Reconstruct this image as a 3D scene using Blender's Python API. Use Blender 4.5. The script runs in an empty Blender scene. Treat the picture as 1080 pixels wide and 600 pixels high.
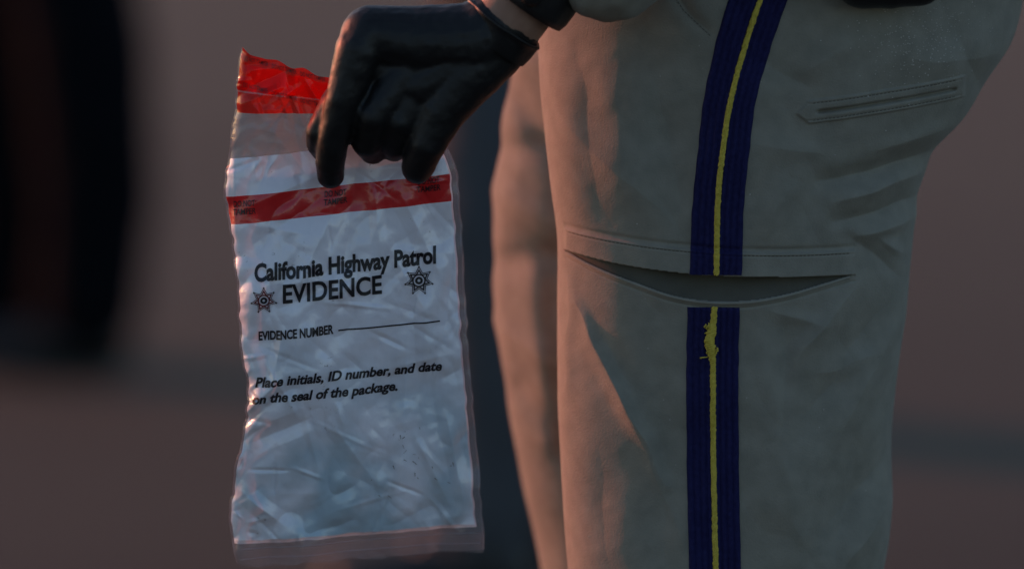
import bpy, bmesh, math, random
import numpy as np
from mathutils import Vector
random.seed(4)
RS=np.random.RandomState(11)
S=0.85/1080; ZC=0.78
def X(px): return (px-540)*S
def Z(py): return ZC+(300-py)*S
scene=bpy.context.scene
col=scene.collection
# ------------------------------------------------------------------ helpers
LAT=RS.rand(8,128,128)
def vn(x,y,k=0):
    L=LAT[k%8]; xi=np.floor(x).astype(int); yi=np.floor(y).astype(int)
    fx=x-xi; fy=y-yi; fx=fx*fx*(3-2*fx); fy=fy*fy*(3-2*fy)
    a=L[yi%128,xi%128]; b=L[yi%128,(xi+1)%128]; c=L[(yi+1)%128,xi%128]; d=L[(yi+1)%128,(xi+1)%128]
    return (a*(1-fx)+b*fx)*(1-fy)+(c*(1-fx)+d*fx)*fy-0.5
def sm(a,b,x):
    t=np.clip((x-a)/(b-a),0,1); return t*t*(3-2*t)
def seg(px,py,x0,y0,x1,y1):
    dx,dy=x1-x0,y1-y0; L2=dx*dx+dy*dy
    t=np.clip(((px-x0)*dx+(py-y0)*dy)/L2,0,1)
    return np.hypot(px-(x0+t*dx),py-(y0+t*dy)),t
def interp(keys,y,j):
    ks=np.array([k[0] for k in keys],float); vs=np.array([k[j] for k in keys],float)
    y=np.asarray(y,float); m=np.gradient(vs,ks)
    i=np.clip(np.searchsorted(ks,y)-1,0,len(ks)-2)
    h=ks[i+1]-ks[i]; t=np.clip((y-ks[i])/h,0,1)
    return (2*t**3-3*t**2+1)*vs[i]+(t**3-2*t**2+t)*h*m[i]+(-2*t**3+3*t**2)*vs[i+1]+(t**3-t**2)*h*m[i+1]
def new_mesh(name,V,F,mats,mi=None,smooth=True,parent=None):
    V=np.asarray(V,np.float32); F=np.asarray(F,np.int32)
    me=bpy.data.meshes.new(name); n=F.shape[1]
    me.vertices.add(len(V)); me.vertices.foreach_set('co',V.ravel())
    me.loops.add(F.size); me.loops.foreach_set('vertex_index',F.ravel())
    me.polygons.add(len(F)); me.polygons.foreach_set('loop_start',np.arange(0,F.size,n,dtype=np.int32))
    me.polygons.foreach_set('loop_total',np.full(len(F),n,np.int32))
    for m in mats: me.materials.append(m)
    if mi is not None: me.polygons.foreach_set('material_index',np.asarray(mi,np.int32))
    me.update(calc_edges=True); me.validate()
    if smooth: me.polygons.foreach_set('use_smooth',np.ones(len(me.polygons),bool))
    ob=bpy.data.objects.new(name,me); col.objects.link(ob)
    if parent: ob.parent=parent
    return ob
def grid(name,XX,YY,ZZ,mats,mi=None,parent=None,wrap=False,smooth=True):
    r,c=XX.shape; V=np.stack([XX,YY,ZZ],-1).reshape(-1,3)
    idx=np.arange(r*c).reshape(r,c)
    if wrap: idx=np.concatenate([idx,idx[:,:1]],1)
    F=np.stack([idx[:-1,:-1],idx[1:,:-1],idx[1:,1:],idx[:-1,1:]],-1).reshape(-1,4)
    return new_mesh(name,V,F,mats,None if mi is None else mi.ravel(),smooth,parent)
def empty(name,loc=(0,0,0)):
    e=bpy.data.objects.new(name,None); col.objects.link(e); e.empty_display_size=.1
    return e
def capsule(p0,r0,p1,r1,n=20,m=6):
    p0=np.array(p0,float); p1=np.array(p1,float); d=p1-p0; L=np.linalg.norm(d)
    if L<1e-6: d=np.array([0,0,1.]); L=1e-6
    d=d/np.linalg.norm(d); a=np.array([1,0,0]) if abs(d[0])<.8 else np.array([0,1,0])
    u=np.cross(d,a); u/=np.linalg.norm(u); v=np.cross(d,u)
    rings=[]
    for i in range(m+1):
        t=-math.pi/2*0.98+ (math.pi/2*.98)*i/m; rings.append((p0+d*r0*math.sin(t),r0*math.cos(t)))
    for i in range(m+1):
        t=(math.pi/2*.98)*i/m; rings.append((p1+d*r1*math.sin(t),r1*math.cos(t)))
    th=np.arange(n)*2*math.pi/n; V=[];F=[]
    for c,r in rings: V+= [c+r*(math.cos(t)*u+math.sin(t)*v) for t in th]
    for i in range(len(rings)-1):
        for j in range(n):
            k=(j+1)%n; F.append([i*n+j,i*n+k,(i+1)*n+k,(i+1)*n+j])
    k=len(V); V.append(rings[0][0]); V.append(rings[-1][0]); b=(len(rings)-1)*n
    T=[]
    for j in range(n):
        T.append([k,(j+1)%n,j]); T.append([k+1,b+j,b+(j+1)%n])
    return V,F,T
def blob(name,chains,mat,voxel,parent=None,smooth=3,disp=None):
    V=[];FF=[]
    for ch in chains:
        for a,b in zip(ch[:-1],ch[1:]):
            v,f,t=capsule(a[:3],a[3],b[:3],b[3]); o=len(V)
            V+=[tuple(q) for q in v]; FF+=[[i+o for i in q] for q in f+t]
    me=bpy.data.meshes.new(name); me.from_pydata(V,[],FF); me.materials.append(mat)
    ob=bpy.data.objects.new(name,me); col.objects.link(ob)
    md=ob.modifiers.new('fuse','REMESH'); md.mode='VOXEL'; md.voxel_size=voxel; md.use_smooth_shade=True
    s=ob.modifiers.new('soft','SMOOTH'); s.factor=.5; s.iterations=smooth
    if disp:
        tx=bpy.data.textures.new(name+'_folds','CLOUDS'); tx.noise_scale=disp[0]; tx.noise_depth=2
        dm=ob.modifiers.new('folds','DISPLACE'); dm.texture=tx; dm.strength=disp[1]; dm.mid_level=.5; dm.texture_coords='GLOBAL'
    if parent: ob.parent=parent
    return ob
def tube(name,pts,rad,mat,parent=None,n=8):
    P=np.array(pts,float); T=np.gradient(P,axis=0); T/=np.linalg.norm(T,axis=1)[:,None]
    ref=np.array([0,1,0.]); U=np.cross(T,ref); U/=np.linalg.norm(U,axis=1)[:,None]; W=np.cross(T,U)
    th=np.arange(n)*2*math.pi/n; rad=np.broadcast_to(np.asarray(rad,float),(len(P),))
    A=P[:,None]+rad[:,None,None]*(np.cos(th)[None,:,None]*U[:,None]+np.sin(th)[None,:,None]*W[:,None])
    return grid(name,A[...,0],A[...,1],A[...,2],[mat],parent=parent,wrap=True)
# ------------------------------------------------------------------ materials
def mat(name):
    m=bpy.data.materials.new(name); m.use_nodes=True; nt=m.node_tree
    return m,nt,nt.nodes['Principled BSDF']
def N(nt,t,**k):
    n=nt.nodes.new(t)
    for a,b in k.items():
        if a in n.inputs: n.inputs[a].default_value=b
        else: setattr(n,a,b)
    return n
def noisy(name,c1,c2,scale,rough,bump=.2,bscale=None,bdist=.001,spec=.5,stretch=(1,1,1),sheen=0,detail=6):
    m,nt,p=mat(name); L=nt.links.new
    tc=N(nt,'ShaderNodeTexCoord'); mp=N(nt,'ShaderNodeMapping'); mp.inputs['Scale'].default_value=stretch
    L(tc.outputs['Object'],mp.inputs['Vector'])
    n=N(nt,'ShaderNodeTexNoise',Scale=scale,Detail=detail); L(mp.outputs[0],n.inputs['Vector'])
    r=N(nt,'ShaderNodeValToRGB'); r.color_ramp.elements[0].color=(*c1,1); r.color_ramp.elements[1].color=(*c2,1)
    r.color_ramp.elements[0].position=.3; r.color_ramp.elements[1].position=.7
    L(n.outputs['Fac'],r.inputs['Fac']); L(r.outputs[0],p.inputs['Base Color'])
    n2=N(nt,'ShaderNodeTexNoise',Scale=bscale or scale*4,Detail=5); L(mp.outputs[0],n2.inputs['Vector'])
    b=N(nt,'ShaderNodeBump',Strength=bump,Distance=bdist); L(n2.outputs['Fac'],b.inputs['Height']); L(b.outputs[0],p.inputs['Normal'])
    p.inputs['Roughness'].default_value=rough; p.inputs['Specular IOR Level'].default_value=spec
    p.inputs['Sheen Weight'].default_value=sheen
    return m
M_tan=noisy('uniform_twill',(.222,.209,.172),(.275,.258,.213),60,.85,.6,650,.0008,.2,sheen=.1,detail=12)
M_tan_shaded=noisy('pocket_lining_shaded',(.085,.080,.066),(.115,.108,.088),30,.9,.3,500,.001,.1)  # lining tan darkened: the pocket's inner shadow is put into its colour
M_thread=noisy('khaki_thread',(.10,.095,.078),(.13,.12,.10),30,.9,.3,500,.001,.1)
M_blue=noisy('braid_blue',(.011,.011,.056),(.019,.019,.086),300,.85,.4,1500,.0005,.15)
M_yel=noisy('braid_yellow',(.46,.36,.05),(.64,.51,.09),300,.8,.4,1500,.0005,.2)
M_glove=noisy('nitrile_black',(.004,.004,.005),(.007,.007,.008),40,.47,.3,75,.003,.38)
M_skin=noisy('skin',(.26,.14,.10),(.33,.19,.135),60,.5,.3,500,.0006,.4)
M_blk=noisy('black_leather',(.008,.008,.009),(.013,.013,.014),60,.45,.3,400,.001,.5)
M_hair=noisy('hair',(.02,.013,.01),(.035,.022,.015),90,.6,.6,300,.002,.4)
M_dark=noisy('dark_wool',(.003,.004,.006),(.005,.006,.009),20,.95,.3,300,.001,.05)
M_slate=noisy('slate_cloth',(.060,.066,.076),(.075,.082,.092),20,.9,.3,300,.001,.15)
M_dust=noisy('dust',(.42,.40,.35),(.50,.47,.42),50,.95,.2)
M_ink=noisy('black_ink',(.008,.008,.012),(.012,.012,.018),200,.45,.1,.0002)
M_inkred=noisy('dark_red_ink',(.022,.004,.008),(.03,.005,.009),200,.45,.1,.0002)
M_inkstar=noisy('maroon_ink',(.10,.012,.014),(.16,.022,.020),200,.45,.1,.0002)
M_dirt=noisy('dirt',(.095,.112,.088),(.115,.132,.103),1.2,.95,.6,40,.02,.15)
M_asph,nt,p=mat('asphalt'); L=nt.links.new
tc=N(nt,'ShaderNodeTexCoord'); sp=N(nt,'ShaderNodeSeparateXYZ'); L(tc.outputs['Object'],sp.inputs[0])
nz=N(nt,'ShaderNodeTexNoise',Scale=.7,Detail=5); L(tc.outputs['Object'],nz.inputs['Vector'])
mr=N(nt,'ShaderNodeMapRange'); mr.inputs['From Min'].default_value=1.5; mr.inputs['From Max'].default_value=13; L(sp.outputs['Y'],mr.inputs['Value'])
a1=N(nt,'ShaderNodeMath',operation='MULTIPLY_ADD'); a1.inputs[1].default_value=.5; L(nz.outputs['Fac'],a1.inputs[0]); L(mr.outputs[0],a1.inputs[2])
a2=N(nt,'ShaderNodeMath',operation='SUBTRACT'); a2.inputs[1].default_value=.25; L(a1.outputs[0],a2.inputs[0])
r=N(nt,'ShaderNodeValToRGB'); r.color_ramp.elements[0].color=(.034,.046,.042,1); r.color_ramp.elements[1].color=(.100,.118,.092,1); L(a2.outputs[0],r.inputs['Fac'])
g2=N(nt,'ShaderNodeTexNoise',Scale=90,Detail=4); L(tc.outputs['Object'],g2.inputs['Vector'])
mx=N(nt,'ShaderNodeMixRGB',blend_type='MULTIPLY'); mx.inputs[0].default_value=.6; L(r.outputs[0],mx.inputs[1]); 
r2=N(nt,'ShaderNodeValToRGB'); r2.color_ramp.elements[0].color=(.5,.5,.5,1); r2.color_ramp.elements[1].color=(1.4,1.4,1.4,1); L(g2.outputs['Fac'],r2.inputs['Fac']); L(r2.outputs[0],mx.inputs[2])
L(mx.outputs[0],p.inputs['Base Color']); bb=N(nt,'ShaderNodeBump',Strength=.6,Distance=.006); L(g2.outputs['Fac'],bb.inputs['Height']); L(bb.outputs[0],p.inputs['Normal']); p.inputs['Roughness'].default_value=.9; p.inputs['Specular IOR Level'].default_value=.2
def plastic(name,c,alpha,transl,rough,tint=(1,1,1),dirt=True,cr=.12,stain=False):
    m,nt,p=mat(name); L=nt.links.new; out=nt.nodes['Material Output']
    tc=N(nt,'ShaderNodeTexCoord')
    n=N(nt,'ShaderNodeTexNoise',Scale=260,Detail=4); L(tc.outputs['Object'],n.inputs['Vector'])
    n3=N(nt,'ShaderNodeTexNoise',Scale=22,Detail=2); L(tc.outputs['Object'],n3.inputs['Vector'])
    ad=N(nt,'ShaderNodeMath',operation='MULTIPLY'); L(n.outputs['Fac'],ad.inputs[0]); L(n3.outputs['Fac'],ad.inputs[1])
    r=N(nt,'ShaderNodeValToRGB'); e=r.color_ramp.elements
    e[0].position=.42; e[0].color=(*c,1); e[1].position=.48
    e[1].color=(c[0]*.35,c[1]*.35,c[2]*.35,1) if dirt else (*c,1)
    L(ad.outputs[0],r.inputs['Fac']); colout=r.outputs[0]
    if stain:   # contents of the pouch tint the thin film in its lower part
        sp=N(nt,'ShaderNodeSeparateXYZ'); L(tc.outputs['Object'],sp.inputs[0])
        mr=N(nt,'ShaderNodeMapRange'); mr.inputs['From Min'].default_value=.76; mr.inputs['From Max'].default_value=.62; L(sp.outputs['Z'],mr.inputs['Value'])
        n4=N(nt,'ShaderNodeTexNoise',Scale=17,Detail=3); L(tc.outputs['Object'],n4.inputs['Vector'])
        rr=N(nt,'ShaderNodeValToRGB'); rr.color_ramp.elements[0].position=.40; rr.color_ramp.elements[1].position=.62; L(n4.outputs['Fac'],rr.inputs['Fac'])
        mm=N(nt,'ShaderNodeMath',operation='MULTIPLY'); L(mr.outputs[0],mm.inputs[0]); L(rr.outputs[0],mm.inputs[1])
        mc=N(nt,'ShaderNodeMixRGB'); mc.inputs[2].default_value=(.42,.58,.68,1); L(mm.outputs[0],mc.inputs[0]); L(colout,mc.inputs[1]); colout=mc.outputs[0]
    L(colout,p.inputs['Base Color'])
    p.inputs['Roughness'].default_value=rough; p.inputs['Specular IOR Level'].default_value=.6
    p.inputs['Coat Weight'].default_value=.9; p.inputs['Coat Roughness'].default_value=cr
    nb=N(nt,'ShaderNodeTexNoise',Scale=70,Detail=3); L(tc.outputs['Object'],nb.inputs['Vector'])
    b=N(nt,'ShaderNodeBump',Strength=.5,Distance=.002); L(nb.outputs['Fac'],b.inputs['Height']); L(b.outputs[0],p.inputs['Normal']); L(b.outputs[0],p.inputs['Coat Normal'])
    tr=N(nt,'ShaderNodeBsdfTranslucent'); tr.inputs['Color'].default_value=(*c,1)
    m1=N(nt,'ShaderNodeMixShader'); m1.inputs[0].default_value=transl; L(p.outputs[0],m1.inputs[1]); L(tr.outputs[0],m1.inputs[2])
    tp=N(nt,'ShaderNodeBsdfTransparent'); tp.inputs['Color'].default_value=(*tint,1)
    m2=N(nt,'ShaderNodeMixShader'); m2.inputs[0].default_value=alpha; L(tp.outputs[0],m2.inputs[1]); L(m1.outputs[0],m2.inputs[2])
    L(m2.outputs[0],out.inputs['Surface'])
    return m
M_white=plastic('white_film',(.82,.86,.95),1,.10,.32,stain=True)
M_red=plastic('red_print',(.62,.014,.018),1,.10,.4,dirt=False)
M_clear=plastic('clear_film',(.48,.50,.53),.18,.1,.12,(.93,.93,.95),False)
M_haze=plastic('hazy_film',(.62,.62,.64),.30,.2,.18,(.9,.9,.9),False)
M_tape=plastic('red_tape',(.80,.015,.015),.42,.5,.12,(1,.16,.12),False,.05)
# ------------------------------------------------------------------ OFFICER trousers
off=empty('police_officer')
FL=[(-70,556,1112,.175,.190),(0,562,1092,.150,.165),(60,568,1074,.130,.142),(95,570,1050,.118,.130),(135,574,1024,.108,.118),(172,578,990,.100,.110),
    (205,582,978,.098,.107),(255,588,970,.097,.104),(330,588,962,.095,.102),(450,590,950,.092,.100),(620,600,939,.088,.098),(720,612,905,.085,.085),(860,655,845,.08,.062)]
folds=[(598,262,592,620,8,-3.5),(604,330,700,510,10,-9.0),(628,345,668,420,18,4),(650,420,735,600,20,-4),
 (992,166,862,192,10,10),(988,188,880,213,11,-9),(980,218,880,236,8,8),(975,240,905,252,8,-8),(1005,140,925,158,11,-7),
 (905,300,835,392,13,-7),(940,320,850,440,16,7),(965,335,880,480,20,-9),(958,470,850,580,21,7),(950,540,880,620,16,-7),
 (575,120,715,238,20,-4),(610,50,632,236,18,4),(655,40,650,200,24,-4),(700,-20,745,38,8,3.5),
 (690,80,720,240,26,4),(840,190,800,250,18,-5),(1060,70,960,60,22,-8),(1040,110,1010,40,14,6),(870,20,1000,-20,22,5),
 (800,350,850,600,27,-5),(690,340,705,620,22,4.0),(635,480,640,620,22,3),(905,470,880,620,14,5.0),
 (830,340,820,460,13,4),(800,60,850,90,14,4),(800,150,870,160,14,-4),(900,40,840,80,15,-4),
 (930,258,962,275,6,-5),(895,255,960,300,8,5),(860,395,930,380,12,-5),(815,328,870,350,8,-3)]
wt=[(595,248,272),(660,255,281),(740,262,289),(820,265,291),(902,265,292)]
lo=[(597,274,0),(625,285,0),(665,298,0),(720,314,0),(780,317,0),(830,310,0),(870,300,0),(899,292.5,0)]
def W(px,py):
    w=np.zeros_like(px)
    jx=px+vn(px/34,py/34,6)*10; jy=py+vn(px/34+9,py/36,7)*9
    for x0,y0,x1,y1,wd,a in folds:
        d,t=seg(jx,jy,x0,y0,x1,y1); e=d/wd
        w+=1.1*a*(.65*np.exp(-e*e)+.35*np.exp(-1.6*e))*(.2+.8*np.sin(np.clip(t*.9+.05,0,1)*math.pi))*.001
    calm=.40+.60*sm(640,720,px)
    w+=(vn(px/60+3,py/105,1)*8+calm*(vn((px+py*.6)/34,py/52,2)*3.0-np.abs(vn((px-py*.5)/36,py/60,3))*2.4)+vn((px+py)/13,(py-px*.4)/22,5)*.45)*.001
    u=(px-840)/(1018-840); cyl=118-22*u; hh=np.clip((px-838)/14,0,1)*13
    d=np.abs(py-cyl); ins=sm(0,2.0,hh-d)*sm(1022,1017,px)*(px>838)
    w+=-.0026*ins; w+=.007*np.exp(-((py-cyl-1)/1.8)**2)*sm(858,864,px)*sm(1012,1006,px)
    w+=.0010*np.exp(-((d-9)/1.0)**2)*(px>850)*(px<1016)
    a=interp(wt,px,1); b=interp(wt,px,2); c=interp(lo,px,1)
    inx=sm(594,598,px)*sm(905,900,px)
    w+=-.0032*sm(0,2,py-a)*(1-sm(0,1.2,py-b))*inx
    w+=.0009*np.exp(-((py-a-4)/1.0)**2)*inx
    w+=.0016*np.exp(-((py-a+3)/2.5)**2)*inx
    op=(py>b)*(py<c)*inx
    w+=op*(.003+.011*np.clip((c-py)/24,0,1)*np.clip((px-610)/120,.1,1))
    w+=-(.0040*np.clip((c-b)/25,0,1)*np.exp(-np.clip(py-c,0,None)/16))*(py>=c)*inx
    w+=.0014*np.exp(-((py-c-6)/1.1)**2)*(py>c)*inx
    return w
def body(px,py):
    l=interp(FL,py,1); r=interp(FL,py,2); cy=interp(FL,py,3); b=interp(FL,py,4)
    q=np.clip((px-(l+r)/2)/((r-l)/2),-1,1)
    return cy-b*np.power(np.clip(1-np.abs(q)**2.2,0,1),1/2.1)
def Fs(px,py): return body(px,py)+W(px,py)
def leg(name,K,S_,cols,rows,extra,parent,fn,kx=1.0,cx0=0):
    ph=np.linspace(math.pi,0,cols); ph2=np.linspace(0,-math.pi,60)[1:-1]; ph=np.concatenate([ph,ph2])
    py=np.concatenate([rows,extra])[:,None]; P=np.broadcast_to(ph[None],(len(py),len(ph)))
    l=interp(K,py,1); r=interp(K,py,2); cy=interp(K,py,3); b=interp(K,py,4)
    cc=np.cos(P); ss=np.sin(P)
    px=(l+r)/2+(r-l)/2*np.sign(cc)*np.abs(cc)**(2/2.2)
    yy=cy-b*np.sign(ss)*np.abs(ss)**(2/2.1)
    pyy=np.broadcast_to(py,px.shape)
    wgt=np.clip(ss*4,0,1)
    w=fn(px,pyy); yy=yy+w*wgt
    px2=px+ (1-wgt)*w*350*np.sign(cc)*-1
    return grid(name,(px2-540)*S*kx,yy,np.broadcast_to(Z(pyy),px.shape),[M_tan],parent=parent,wrap=True)
leg('trousers_near_leg',FL,S,460,np.arange(-70,621,1.0),np.arange(625,861,8.),off,W)
RL=[(-60,600,1040,.30,.12),(0,585,1020,.31,.12),(50,556,1000,.32,.115),(80,544,980,.33,.11),(150,532,940,.345,.105),(250,523,880,.36,.10),(350,518,850,.37,.10),
    (450,529,845,.375,.098),(520,540,838,.38,.095),(620,558,835,.385,.09),(720,580,820,.39,.08),(860,630,800,.395,.062)]
rf=[(525,250,640,300,18,-8),(520,330,640,300,16,8),(530,120,600,220,16,7),(560,330,580,520,18,-8),(545,90,620,130,16,-7),(550,470,640,560,18,8),(522,400,600,440,14,-6),(525,200,600,190,14,6)]
def W2(px,py):
    w=np.zeros_like(px)
    for x0,y0,x1,y1,wd,a in rf:
        d,t=seg(px,py,x0,y0,x1,y1); w+=1.3*a*np.exp(-(d/wd)**2)*.001
    return w+(vn(px/50+9,py/80,4)*10+vn(px/25,py/35,5)*4)*.001
leg('trousers_far_leg',RL,S,160,np.arange(-60,621,4.0),np.arange(630,861,10.),off,W2,1.05)
# side stripe ---------------------------------------------------------
ST=[(-60,787,850),(0,766,828),(50,752,811),(100,742,797),(150,736,790),(200,731,785),(285,727,782),(325,725,780),(400,724,779),(500,725,780),(620,728,783)]
YL=[(-60,824),(0,799),(50,783),(100,770),(150,762),(200,757),(285,755),(325,753),(400,752),(500,753),(620,756)]
for y0,y1 in ((-60,288.5),(322.5,620)):
    ys=np.arange(y0,y1+.01,1.0)[:,None]; s=np.linspace(0,1,81)[None]
    l=interp(ST,ys,1); r=interp(ST,ys,2); px=l+(r-l)*s+vn(ys/14,ys*0+y0,6)*1.0; pyy=np.broadcast_to(ys,px.shape)
    rib=-np.abs(np.sin(s*math.pi*8))*.0016
    edge=np.minimum(s,1-s)*81; off_=-.0013*np.clip(edge,0,1)
    yc=np.where(pyy>322.4,np.maximum(pyy,323.5),np.minimum(pyy,287.5))
    yc=np.where((pyy>240)&(pyy<289),np.minimum(pyy,286),yc)
    yy=Fs(px,yc)+rib+off_+.0003*vn(px/1.5,pyy/2.5,6)
    grid('side_stripe',X(px),yy,Z(pyy),[M_blue],parent=off)
    t=np.arange(y0,y1,.7)
    for ph in (0,2*math.pi/3,4*math.pi/3):
        a=t/6.5*2*math.pi+ph
        wob=vn(t/7,t*0+ph,7)*.9
        fr=np.exp(-((t-358)/16)**2)*(y0>300)
        xx=interp(YL,t,1)+np.cos(a)*(1.8+2.2*fr)+wob*(1+2.5*fr)-4*fr; yb=np.where(t>322.4,np.maximum(t,324),np.minimum(t,286))
        yy=Fs(xx,yb)-.0030-.0005*np.sin(a)*(1+1.5*fr)-.001*fr
        tube('stripe_cord',np.stack([X(xx),yy,Z(t)],-1),(.0012+.0004*vn(t/3,t*0+3,2))*(1+.2*fr),M_yel,off,7)
for i in range(16):
    a=random.uniform(0,6.28); t=np.linspace(0,1,10); cx=748+random.uniform(-3,3); cy=random.uniform(338,378)
    xx=cx+math.cos(a)*8*t+3*np.sin(t*4+a); yy_=cy+math.sin(a)*7*t
    tube('frayed_thread',np.stack([X(xx),Fs(xx,yy_)-.003-.002*np.sin(t*3),Z(yy_)],-1),.0006,M_yel,off,5)
t=np.linspace(600,897,260); yc=interp(lo,t,1)
tube('pocket_lip',np.stack([X(t),Fs(t,yc+1.8)-.0002,Z(yc+.8)],-1),.0014,M_tan,off,8)
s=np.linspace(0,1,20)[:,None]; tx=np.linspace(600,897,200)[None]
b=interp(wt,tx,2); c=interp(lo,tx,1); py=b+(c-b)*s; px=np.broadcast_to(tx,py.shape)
grid('pocket_lining_shaded',X(px),Fs(px,np.clip(py,b+1.4,c-1))-.0010,Z(py),[M_tan_shaded],parent=off)
def stitches(path,name):
    P=np.array(path,float); L=np.r_[0,np.cumsum(np.hypot(*np.diff(P,axis=0).T))]
    n=int(L[-1]/4.2); V=[];F=[]
    for i in range(n):
        d0=i*4.2; d1=d0+2.6; xs=np.interp([d0,d1],L,P[:,0]); ys=np.interp([d0,d1],L,P[:,1])
        dx=xs[1]-xs[0]; dy=ys[1]-ys[0]; l=math.hypot(dx,dy); nx,ny=-dy/l*.45,dx/l*.45
        q=[(xs[0]+nx,ys[0]+ny),(xs[0]-nx,ys[0]-ny),(xs[1]-nx,ys[1]-ny),(xs[1]+nx,ys[1]+ny)]
        k=len(V)
        for a,b_ in q:
            V.append((X(a),float(Fs(np.array([a]),np.array([b_]))[0])-.0006,Z(b_)))
        F.append([k,k+1,k+2,k+3])
    new_mesh(name,V,F,[M_thread],None,False,off)
tt=np.linspace(600,898,60); stitches(list(zip(tt,interp(wt,tt,1)+3.5)),'pocket_stitching')
tt=np.linspace(856,1014,40); u=(tt-840)/178
stitches(list(zip(tt,118-22*u-9)),'hip_pocket_stitching'); stitches(list(zip(tt,118-22*u+9)),'hip_pocket_stitching')
stitches([(700,-20),(720,10),(750,38)],'front_pocket_stitching')
V=[];F=[]
for i in range(420):
    x=random.gauss(970,32); y=random.gauss(45,26)
    if random.random()<.12: x=random.uniform(620,1000); y=random.uniform(0,580)
    if y>interp(FL,[y],1)[0] or x>interp(FL,[y],2)[0]-12: continue
    r=random.uniform(.3,1.0); k=len(V); y_=float(Fs(np.array([x]),np.array([y]))[0])-.0008
    for j in range(5):
        V.append((X(x+r*math.cos(j*1.256)),y_,Z(y+r*math.sin(j*1.256)*.8)))
    F.append([k,k+1,k+2,k+3,k+4])
new_mesh('dust_flecks',V,F,[M_dust],None,False,off)
# belt, pouch
th=np.linspace(0,2*math.pi,97)[:-1]; cxb=X(834)
zz=np.array([1.022,1.024,1.045,1.066,1.068])[:,None]; rr=np.array([0,.008,.009,.008,0])[:,None]
grid('duty_belt',cxb+(.219+rr)*np.cos(th)[None],.175+(.191+rr)*np.sin(th)[None],zz+0*th[None],[M_blk],parent=off,wrap=True)
blob('belt_pouch',[[(X(905),-.03,Z(-22),.022),(X(965),-.025,Z(-24),.022)],[(X(905),-.03,Z(-60),.022),(X(965),-.025,Z(-60),.022)],[(X(935),-.03,Z(-22),.022),(X(935),-.03,Z(-60),.022)]],M_blk,.004,off)
for cx,cy in ((X(748),.082),(X(715)*1.05,.395)):
    blob('riding_boot',[[(cx,cy,.43,.066),(cx+.01,cy,.30,.064),(cx,cy,.12,.044),(cx,cy,.07,.046)],[(cx+.035,cy,.035,.034),(cx-.10,cy,.035,.038),(cx-.20,cy,.028,.030)],[(cx,cy,.08,.045),(cx-.10,cy,.045,.038)]],M_blk,.006,off)
    blob('boot_sole',[[(cx+.04,cy,.014,.014),(cx-.2,cy,.014,.014)],[(cx+.03,cy-.02,.014,.014),(cx-.18,cy-.025,.014,.014)],[(cx+.03,cy+.02,.014,.014),(cx-.18,cy+.025,.014,.014)]],M_blk,.005,off)
tx0,ty0=.235,.175
blob('uniform_shirt',[[(tx0-.03,ty0-.05,1.08,.155),(tx0,ty0-.05,1.30,.155),(tx0+.01,ty0-.06,1.40,.11)],[(tx0-.03,ty0+.05,1.08,.155),(tx0,ty0+.05,1.30,.155),(tx0+.01,ty0+.06,1.40,.11)],
  [(tx0,ty0-.17,1.42,.075),(tx0,ty0+.17,1.42,.075)],[(tx0,ty0,1.44,.07),(tx0-.01,ty0,1.50,.062)],
  [(tx0,ty0-.18,1.42,.075),(X(730),-.07,Z(-235),.060),(X(655),-.05,Z(-72),.052),(X(643),-.048,Z(-44),.049)],
  [(tx0,ty0+.18,1.42,.075),(tx0+.03,ty0+.24,1.16,.058),(tx0-.05,ty0+.25,.95,.046)]],M_tan,.006,off,3,(.022,.006))
def head(cx,cy,z,par,d=-1,hair=M_hair):
    blob('head',[[(cx,cy,z+.13,.082),(cx+d*.02,cy,z+.10,.078)],[(cx+d*.045,cy,z+.04,.045),(cx+d*.03,cy,z+.09,.065)],[(cx,cy,z-.05,.055),(cx,cy,z+.05,.058)],
      [(cx+d*.09,cy,z+.10,.010),(cx+d*.108,cy,z+.068,.013)],[(cx+d*.085,cy-.02,z+.032,.008),(cx+d*.085,cy+.02,z+.032,.008)],
      [(cx,cy-.082,z+.10,.013),(cx,cy-.080,z+.065,.010)],[(cx,cy+.082,z+.10,.013),(cx,cy+.080,z+.065,.010)]],M_skin,.005,par)
    blob('hair',[[(cx-d*.015,cy,z+.145,.087),(cx-d*.03,cy,z+.10,.076)]],hair,.006,par)
    for s_ in (-.03,.03): blob('eye',[[(cx+d*.082,cy+s_,z+.093,.010),(cx+d*.083,cy+s_,z+.093,.010)]],M_blk,.003,par,1)
head(tx0-.02,ty0,1.56,off)
def small_hand(name,p,m,par,d=-1):
    x,y,z=p; ch=[[(x,y,z,.026),(x+d*.01,y,z-.07,.026)]]
    for i,(o,l) in enumerate(((-.030,.068),(-.010,.078),(.010,.072),(.030,.056))):
        ch.append([(x-d*o*.2+o,y,z-.03,.013),(x+o,y,z-.085,.0105),(x+o+d*.004,y+.012,z-.085-l*.5,.0095),(x+o+d*.004,y+.03,z-.085-l*.85,.0085)])
    ch.append([(x+d*.02,y,z-.02,.014),(x+d*.045,y+.01,z-.055,.012),(x+d*.05,y+.02,z-.09,.010)])
    blob(name,ch,m,.0035,par,2)
small_hand('far_gloved_hand',(tx0-.06,ty0+.25,.91),M_glove,off)
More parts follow.
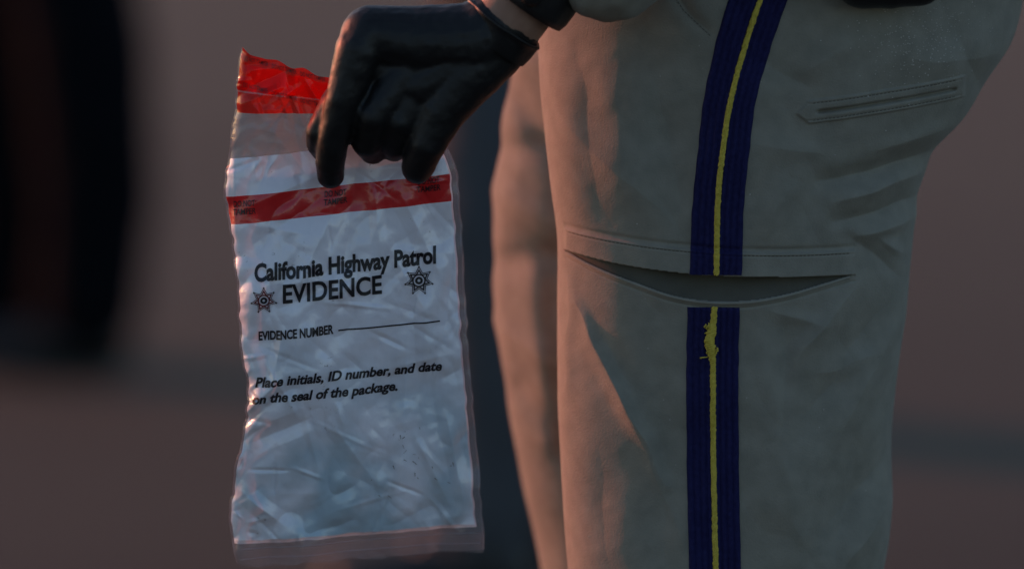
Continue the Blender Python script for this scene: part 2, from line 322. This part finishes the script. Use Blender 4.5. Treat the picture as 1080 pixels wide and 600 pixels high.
# hand ---------------------------------------------------------------
def H(px,py,d,r): return (X(px),(d-16)*.001,Z(py),r*.001)
blob('forearm',[[H(528,26,-16,31),H(590,-62,-20,34),H(643,-110,-24,38)]],M_skin,.003,off,4)
hand=[[H(531,22,-16,32),H(500,40,-18,33),H(440,40,-16,30),H(394,34,-16,26)],
 [H(500,45,-14,30),H(430,70,-12,27),H(398,66,-12,22)],
 [H(500,55,-18,30),H(450,85,-18,26),H(415,90,-18,20)],
 [H(520,45,-16,28),H(492,74,-22,27),H(466,112,-28,20),H(451,146,-29,16),H(441,171,-21,13.5)],
 [H(390,34,-20,24),H(380,48,-28,20),H(364,98,-33,15),H(353,142,-27,13),H(350,165,-20,12.5),H(350,180,-13,11.5)],
 [H(396,62,-12,19),H(357,104,-22,14),H(340,134,-18,12.5),H(339,146,-10,12),H(346,160,-2,10)],
 [H(430,72,-18,22),H(396,116,-30,15.5),H(389,144,-21,13.5),H(394,156,-8,11)],
 [H(446,84,-18,22),H(424,122,-27,15),H(417,146,-17,12.5),H(416,154,-6,10.5)],
 [H(430,85,-12,24),H(405,110,-12,17)]]
blob('gloved_hand',hand,M_glove,.0018,off,4,(.012,.0014))
def ring(name,c,d0,prof,m,n=64):
    a=np.array([X(c[0]),d0,Z(c[1])]); axd=np.array([.58,-.05,.81]); axd/=np.linalg.norm(axd)
    u=np.cross(axd,[0,1,0]); u/=np.linalg.norm(u); v=np.cross(axd,u); th=np.linspace(0,2*math.pi,n+1)[:-1]
    P=[]
    for h,r in prof:
        rr_=r*(1+.02*np.sin(th*5+h*300)+.012*np.sin(th*9))
        P.append(a+axd*h+rr_[:,None]*(np.cos(th)[:,None]*u+np.sin(th)[:,None]*v))
    P=np.array(P); return grid(name,P[...,0],P[...,1],P[...,2],[m],parent=off,wrap=True)
ring('glove_cuff',(528,26),-.032,[(-.014,.0335),(-.006,.0338),(0,.0342),(.004,.0350),(.0055,.0362),(.007,.0350),(.0065,.033)],M_glove)
ring('watch_band',(564,-17),-.034,[(-.017,.0335),(-.0165,.0375),(-.010,.039),(.012,.039),(.0155,.0378),(.016,.0335)],M_blk)
blob('watch_case',[[(X(560),-.072,Z(-13),.010),(X(570),-.072,Z(-27),.010)]],M_blk,.0025,off)
# ------------------------------------------------------------------ EVIDENCE BAG
bag=empty('evidence_bag')
BK=[(50,255,50,388,96),(80,252,80,402,106),(125,247,125,432,122),(165,241,167,462,143),(190,239,190,476,165),(207,238,207,481,181),(235,243,235,484,209),(300,250,300,488,275),(357,253,357,491,335),
    (405,260,405,494,385),(440,259,441,497,422),(500,247,503,502,486),(570,242,576,508,559),(598,250,605,509,590)]
cre=[]
for i in range(150):
    x=random.uniform(245,500); y=random.uniform(60,590); a=random.choice([random.gauss(1.35,.35),random.gauss(.2,.5),random.uniform(0,3.14)]); l=random.uniform(25,110)
    cre.append((x,y,x+l*math.cos(a),y+l*math.sin(a),random.uniform(3,9),random.uniform(-1.7,1.7)))
for i in range(34):
    x=random.uniform(248,325); y=random.uniform(52,165); a=random.uniform(0,3.14); l=random.uniform(20,60)
    cre.append((x,y,x+l*math.cos(a),y+l*math.sin(a),random.uniform(3,7),random.uniform(-2.8,2.8)))
for i in range(30):
    x=random.uniform(242,262); y=random.uniform(380,590); a=random.gauss(-.4,.5); l=random.uniform(10,45)
    cre.append((x,y,x+l*math.cos(a),y+l*math.sin(a),random.uniform(2.5,5),random.uniform(-2.6,2.6)))
cre+=[(360,205,300,330,14,-4),(372,200,362,300,10,3.5),(420,195,470,300,14,-4),(395,190,402,270,9,-3),(350,200,262,260,12,3),
      (255,440,300,395,12,-6),(262,470,330,440,14,6),(250,520,300,560,12,-5),(300,340,285,420,10,-4.5),(430,340,420,540,16,-4.8),
      (480,240,470,360,10,3.8),(470,440,490,540,10,-5),(345,440,400,520,20,-5),(262,100,330,190,10,-4),(300,60,320,180,8,3)]
def D(px,py):
    w=-.006+.009*np.sin((px-240)/250*math.pi*1.1+.3+py/500)*-1*sm(150,330,py)+.030*np.clip((py-330)/270,0,1.2)**1.3
    for x0,y0,x1,y1,wd,a in cre:
        d,t=seg(px,py,x0,y0,x1,y1); w+=a*np.clip(1-d/wd,0,1)**1.15*np.sin(np.clip(t*.92+.04,0,1)*math.pi)*.001
    w+=(vn(px/46,py/60,1)*10+vn(px/20+py/50,py/26,2)*4.0-np.abs(vn(px/30+5,py/34+px/70,3))*9+vn(px/7,py/8,5)*.6)*.001*np.maximum(sm(130,240,py)**.5,.55*sm(345,300,px))
    return w
def bagsheet(name,dy,rows,cols,matfn,mats,kx=0,ky=0,flip=1,par=bag):
    t=np.linspace(50,598,rows)[:,None]; s=np.linspace(0,1,cols)[None]
    lx=interp(BK,t,1)+kx; ly=interp(BK,t,2)+ky; rx=interp(BK,t,3)+kx; ry=interp(BK,t,4)+ky
    lx=lx+vn(t/9,t*0,4)*3.0; rx=rx+vn(t/11,t*0+5,5)*2.5
    px=lx+(rx-lx)*s; py=ly+(ry-ly)*s
    py=py+sm(560,598,t)*vn(px/16,px*0+kx,6)*6 + sm(90,50,t)*vn(px/14,px*0+2,7)*8
    edge=np.exp(-s/.035)*.010*flip+np.exp(-(1-s)/.025)*.003*flip
    yy=D(px,py)+dy+edge
    sc=(s[:,:-1]+s[:,1:])/2; tc=(t[:-1]+t[1:])/2
    return grid(name,X(px),yy,Z(py),mats,matfn(sc,tc),par)
def mf(s,t):
    m=np.full((t.shape[0],s.shape[1]),2)
    s=s+0*t; t=t+0*s
    m[(t<165)]=1; m[t<118]=0; m[(t<96)&(t>94)]=1
    m[(t>=207)&(t<236)]=3; m[t>571]=4
    m[(s>.968)]=4; m[(s<.008)]=4
    m[(s>.968)&(t<128)]=0
    return m
bagsheet('front_film',0,549,261,mf,[M_tape,M_haze,M_white,M_red,M_clear])
def mb(s,t):
    m=np.full((t.shape[0],s.shape[1]),0); s=s+0*t; t=t+0*s; m[(t<185)|(t>573)|(s>.97)]=1
    m[(t<96)&(t>62)]=2
    return m
bagsheet('back_film',.006,275,131,mb,[M_white,M_clear,M_tape],1.5,1,.75)
for s_,nm in ((0,'side_weld'),(1,'side_weld')):
    t=np.linspace(52,596,400); j=1 if s_==0 else 3
    x=interp(BK,t,j)+(vn(t/9,t*0,4)*3.0 if s_==0 else vn(t/11,t*0+5,5)*2.5); y=interp(BK,t,j+1)
    tube(nm,np.stack([X(x),D(x,y)+(.0095 if s_==0 else .003),Z(y)],-1),.0006,M_clear,bag,6)
for o in (9,20):
    t=np.linspace(252,506,200); y=605-16*(t-250)/258-o
    tube('bottom_weld',np.stack([X(t),D(t,y)-.001,Z(y)],-1),.0006,M_clear,bag,6)
def edgeoff(px,py):
    l=interp(BK,py,1); r=interp(BK,py,3); s=np.clip((px-l)/(r-l),0,1)
    return np.exp(-s/.035)*.010+np.exp(-(1-s)/.025)*.003
def text(s,x0,x1,yb0,yb1,cap,mt,bold=.0,shear=0.,dy=-.0008,sub=True):
    cu=bpy.data.curves.new('t','FONT'); cu.body=s; cu.size=1; cu.offset=bold; cu.shear=shear; cu.resolution_u=4
    ob=bpy.data.objects.new('t',cu); col.objects.link(ob); bpy.context.view_layer.update()
    me=bpy.data.meshes.new_from_object(ob.evaluated_get(bpy.context.evaluated_depsgraph_get()))
    if sub:
        bm=bmesh.new(); bm.from_mesh(me)
        for lim in (.35,.18):
            ed=[e for e in bm.edges if e.calc_length()>lim]
            if ed: bmesh.ops.subdivide_edges(bm,edges=ed,cuts=1,use_grid_fill=False)
            bmesh.ops.triangulate(bm,faces=bm.faces[:])
        bm.to_mesh(me); bm.free()
    n=len(me.vertices); co=np.empty(n*3); me.vertices.foreach_get('co',co); co=co.reshape(-1,3)
    mn,mx=co[:,0].min(),co[:,0].max()
    u=(co[:,0]-mn)/(mx-mn); px=x0+(x1-x0)*u; py=yb0+(yb1-yb0)*u-co[:,1]*cap/.70
    out=np.stack([X(px),D(px,py)+dy+edgeoff(px,py),Z(py)],-1); me.vertices.foreach_set('co',out.ravel()); me.update()
    me.materials.clear(); me.materials.append(mt)
    o=bpy.data.objects.new('printed_text',me); col.objects.link(o); o.parent=bag
    bpy.data.objects.remove(ob)
text('California Highway Patrol',269,460,294,276,17.5,M_ink,.038)
text('EVIDENCE',299,403,317,308,19.5,M_ink,.026,0,-.0010)
text('EVIDENCE NUMBER',273,352,357.5,350.5,9.4,M_ink,.035)
text('Place initials, ID number, and date',269,466,407,392,10,M_ink,.034,.22)
text('on the seal of the package.',266,419,425,413.5,10,M_ink,.034,.22)
for x,y in ((246,217),(342,206),(440,192.5)):
    text('DO NOT',x+1,x+24,y,y-2.6,6.2,M_inkred,.02,0,-.0024); text('TAMPER',x,x+25,y+8.5,y+5.7,6.2,M_inkred,.02,0,-.0024)
for k in range(2):
    for x in (258,288,318): text('DO NOT TAMPER',x,x+26,(60 if k==0 else 88)+(x-250)*.27,(60 if k==0 else 88)+(x-226)*.27,4.6,M_inkred,.01,0,-.0014)
px=np.linspace(357,464,60); P=[]
for o in (-.8,.8): P.append(np.stack([X(px),D(px,347.5-9*(px-357)/107+o)-.0008,Z(347.5-9*(px-357)/107+o)],-1))
P=np.array(P); grid('signature_line',P[...,0],P[...,1],P[...,2],[M_ink],parent=bag)
def star(cx,cy,R,ink,ink2):
    V=[];F=[]
    def add(pts,dy):
        k=len(V)
        for a,b_ in pts:
            V.append((X(a),float(D(np.array([a]),np.array([b_]))[0])+float(edgeoff(np.array([a]),np.array([b_]))[0])+dy,Z(b_)))
        return k
    def star_ring(r0,r1,inner,dy):
        o=[(cx+r*math.sin(i*math.pi/7),cy-r*math.cos(i*math.pi/7)) for i in range(14) for r in [r0 if i%2==0 else r0*inner]]
        q=[(cx+r*math.sin(i*math.pi/7),cy-r*math.cos(i*math.pi/7)) for i in range(14) for r in [r1 if i%2==0 else r1*inner]]
        k=add(o,dy); k2=add(q,dy)
        for i in range(14): F.append([k+i,k+(i+1)%14,k2+(i+1)%14,k2+i])
    def annulus(r0,r1,dy,n=20):
        k=add([(cx+r0*math.sin(i*6.2832/n),cy-r0*math.cos(i*6.2832/n)) for i in range(n)],dy)
        k2=add([(cx+r1*math.sin(i*6.2832/n),cy-r1*math.cos(i*6.2832/n)) for i in range(n)],dy)
        for i in range(n): F.append([k+i,k+(i+1)%n,k2+(i+1)%n,k2+i])
    star_ring(R,R*.90,.58,-.0009); n1=len(F)
    star_ring(R*.80,R*.62,.60,-.0010); annulus(R*.46,R*.36,-.0011); n2=len(F); annulus(R*.26,R*.10,-.0011)
    for i in range(7):
        a=i*2*math.pi/7; x=cx+R*.95*math.sin(a); y=cy-R*.95*math.cos(a)
        k=add([(x+1.2*math.sin(j*1.5708),y+1.2*math.cos(j*1.5708)) for j in range(4)],-.0012); F.append([k,k+1,k+2,k+3])
    mi=[0 if (i<n1 or i>=n2) else 1 for i in range(len(F))]
    new_mesh('star_badge_print',V,F,[ink,ink2],mi,False,bag)
star(279,314,14,M_ink,M_inkstar); star(442,295,15.5,M_ink,M_ink)
V=[];F=[]
for i in range(22):
    x,y=random.choice([(430,468),(428,488),(470,500),(400,520)]); x+=random.gauss(0,8); y+=random.gauss(0,10)
    a=random.gauss(1.2,.6); l=random.uniform(.5,2.6); w=random.uniform(.2,.5); k=len(V)
    for u,v in ((-l,-w),(l,-w*.4),(l,w*.4),(-l,w)):
        p=x+u*math.cos(a)-v*math.sin(a); q=y+u*math.sin(a)+v*math.cos(a)
        V.append((X(p),float(D(np.array([p]),np.array([q]))[0])-.0008,Z(q)))
    F.append([k,k+1,k+2,k+3])
new_mesh('scuff_marks',V,F,[M_thread],None,False,bag)
# ------------------------------------------------------------------ BACKGROUND PEOPLE
def bystander(name,legs,y,mt,mj,ms,d=-1,fat=1.0):
    e=empty(name); (xa,ya),(xb,yb)=legs; cx=(xa+xb)/2; cy=(ya+yb)/2
    blob('trousers',[[(cx,cy-.07,.92,.11),(xa,ya,.5,.078*fat),(xa+.015,ya,.28,.072*fat),(xa,ya,.11,.066*fat)],[(cx,cy+.07,.92,.11),(xb,yb,.5,.078*fat),(xb+.015,yb,.28,.072*fat),(xb,yb,.11,.066*fat)],[(cx,cy-.07,.95,.115),(cx,cy+.07,.95,.115)]],mt,.011,e,4,(.06,.012))
    for x_,y_ in legs:
        blob('shoe',[[(x_+.03,y_,.045,.042),(x_-.08,y_+d*.01,.042,.042),(x_-.17,y_+d*.02,.034,.032)],[(x_,y_,.05,.05),(x_,y_,.13,.045)]],ms,.007,e)
    blob('jacket',[[(cx,cy-.07,.93,.125),(cx,cy-.07,1.3,.13)],[(cx,cy+.07,.93,.125),(cx,cy+.07,1.3,.13)],[(cx,cy-.16,1.41,.075),(cx,cy+.16,1.41,.075)],[(cx,cy,1.42,.07),(cx,cy,1.49,.06)],
      [(cx,cy-.18,1.41,.07),(cx+.02,cy-.24,1.14,.055),(cx-.05,cy-.24,.92,.045)],[(cx,cy+.18,1.41,.07),(cx+.02,cy+.24,1.14,.055),(cx-.05,cy+.24,.92,.045)]],mj,.012,e,4,(.06,.01))
    head(cx-.01,cy,1.55,e)
    small_hand('hand',(cx-.06,cy-.24,.88),M_skin,e); small_hand('hand',(cx-.06,cy+.24,.88),M_skin,e)
bystander('bystander',((-.655,5.15),(-.80,5.4)),5.3,M_dark,M_dark,M_blk,fat=1.28)
bystander('bystander.001',((-.035,3.0),(.07,3.3)),3.2,M_slate,M_slate,M_blk)
# ------------------------------------------------------------------ GROUND
g=np.linspace(-300,300,61); GX,GY=np.meshgrid(g,g)
grid('ground',GX,GY,0*GX-.004,[M_dirt],smooth=False)
rx,ry=np.meshgrid(np.linspace(-300,300,121),np.linspace(-14,14,30))
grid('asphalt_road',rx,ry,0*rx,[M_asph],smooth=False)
# ------------------------------------------------------------------ LIGHT
Lx,Ly=-.835,.55
az=math.atan2(Lx,Ly); el=math.radians(15)
w=bpy.data.worlds.new('World'); scene.world=w; w.use_nodes=True; nt=w.node_tree
sky=nt.nodes.new('ShaderNodeTexSky'); sky.sky_type='NISHITA'; sky.sun_disc=False; sky.sun_elevation=el; sky.sun_rotation=az%(2*math.pi)
sky.ozone_density=1.8; sky.dust_density=1.0
bg=nt.nodes['Background']; bg.inputs['Strength'].default_value=.15; nt.links.new(sky.outputs[0],bg.inputs[0])
sd=bpy.data.lights.new('sun','SUN'); sd.energy=3.6; sd.angle=math.radians(1.0); sd.color=(1,.20,.10)
so=bpy.data.objects.new('sun',sd); col.objects.link(so)
Ld=Vector((math.sin(az)*math.cos(el),math.cos(az)*math.cos(el),math.sin(el)))
so.rotation_euler=Ld.to_track_quat('Z','Y').to_euler(); so.location=Ld*20
# ------------------------------------------------------------------ CAMERA
cd=bpy.data.cameras.new('camera'); cam=bpy.data.objects.new('camera',cd); col.objects.link(cam); scene.camera=cam
cam.location=(0,-6,ZC+6*math.tan(math.radians(7.1))); tgt=Vector((0,0,ZC))
dv=tgt-cam.location; cam.rotation_euler=dv.to_track_quat('-Z','Y').to_euler()
cd.lens=36*dv.length/.85; cd.sensor_width=36; cd.clip_end=1000
cd.dof.use_dof=True; cd.dof.focus_distance=dv.length-.01; cd.dof.aperture_fstop=2.2
scene.view_settings.view_transform='Standard'; scene.view_settings.look='None'; scene.view_settings.exposure=0
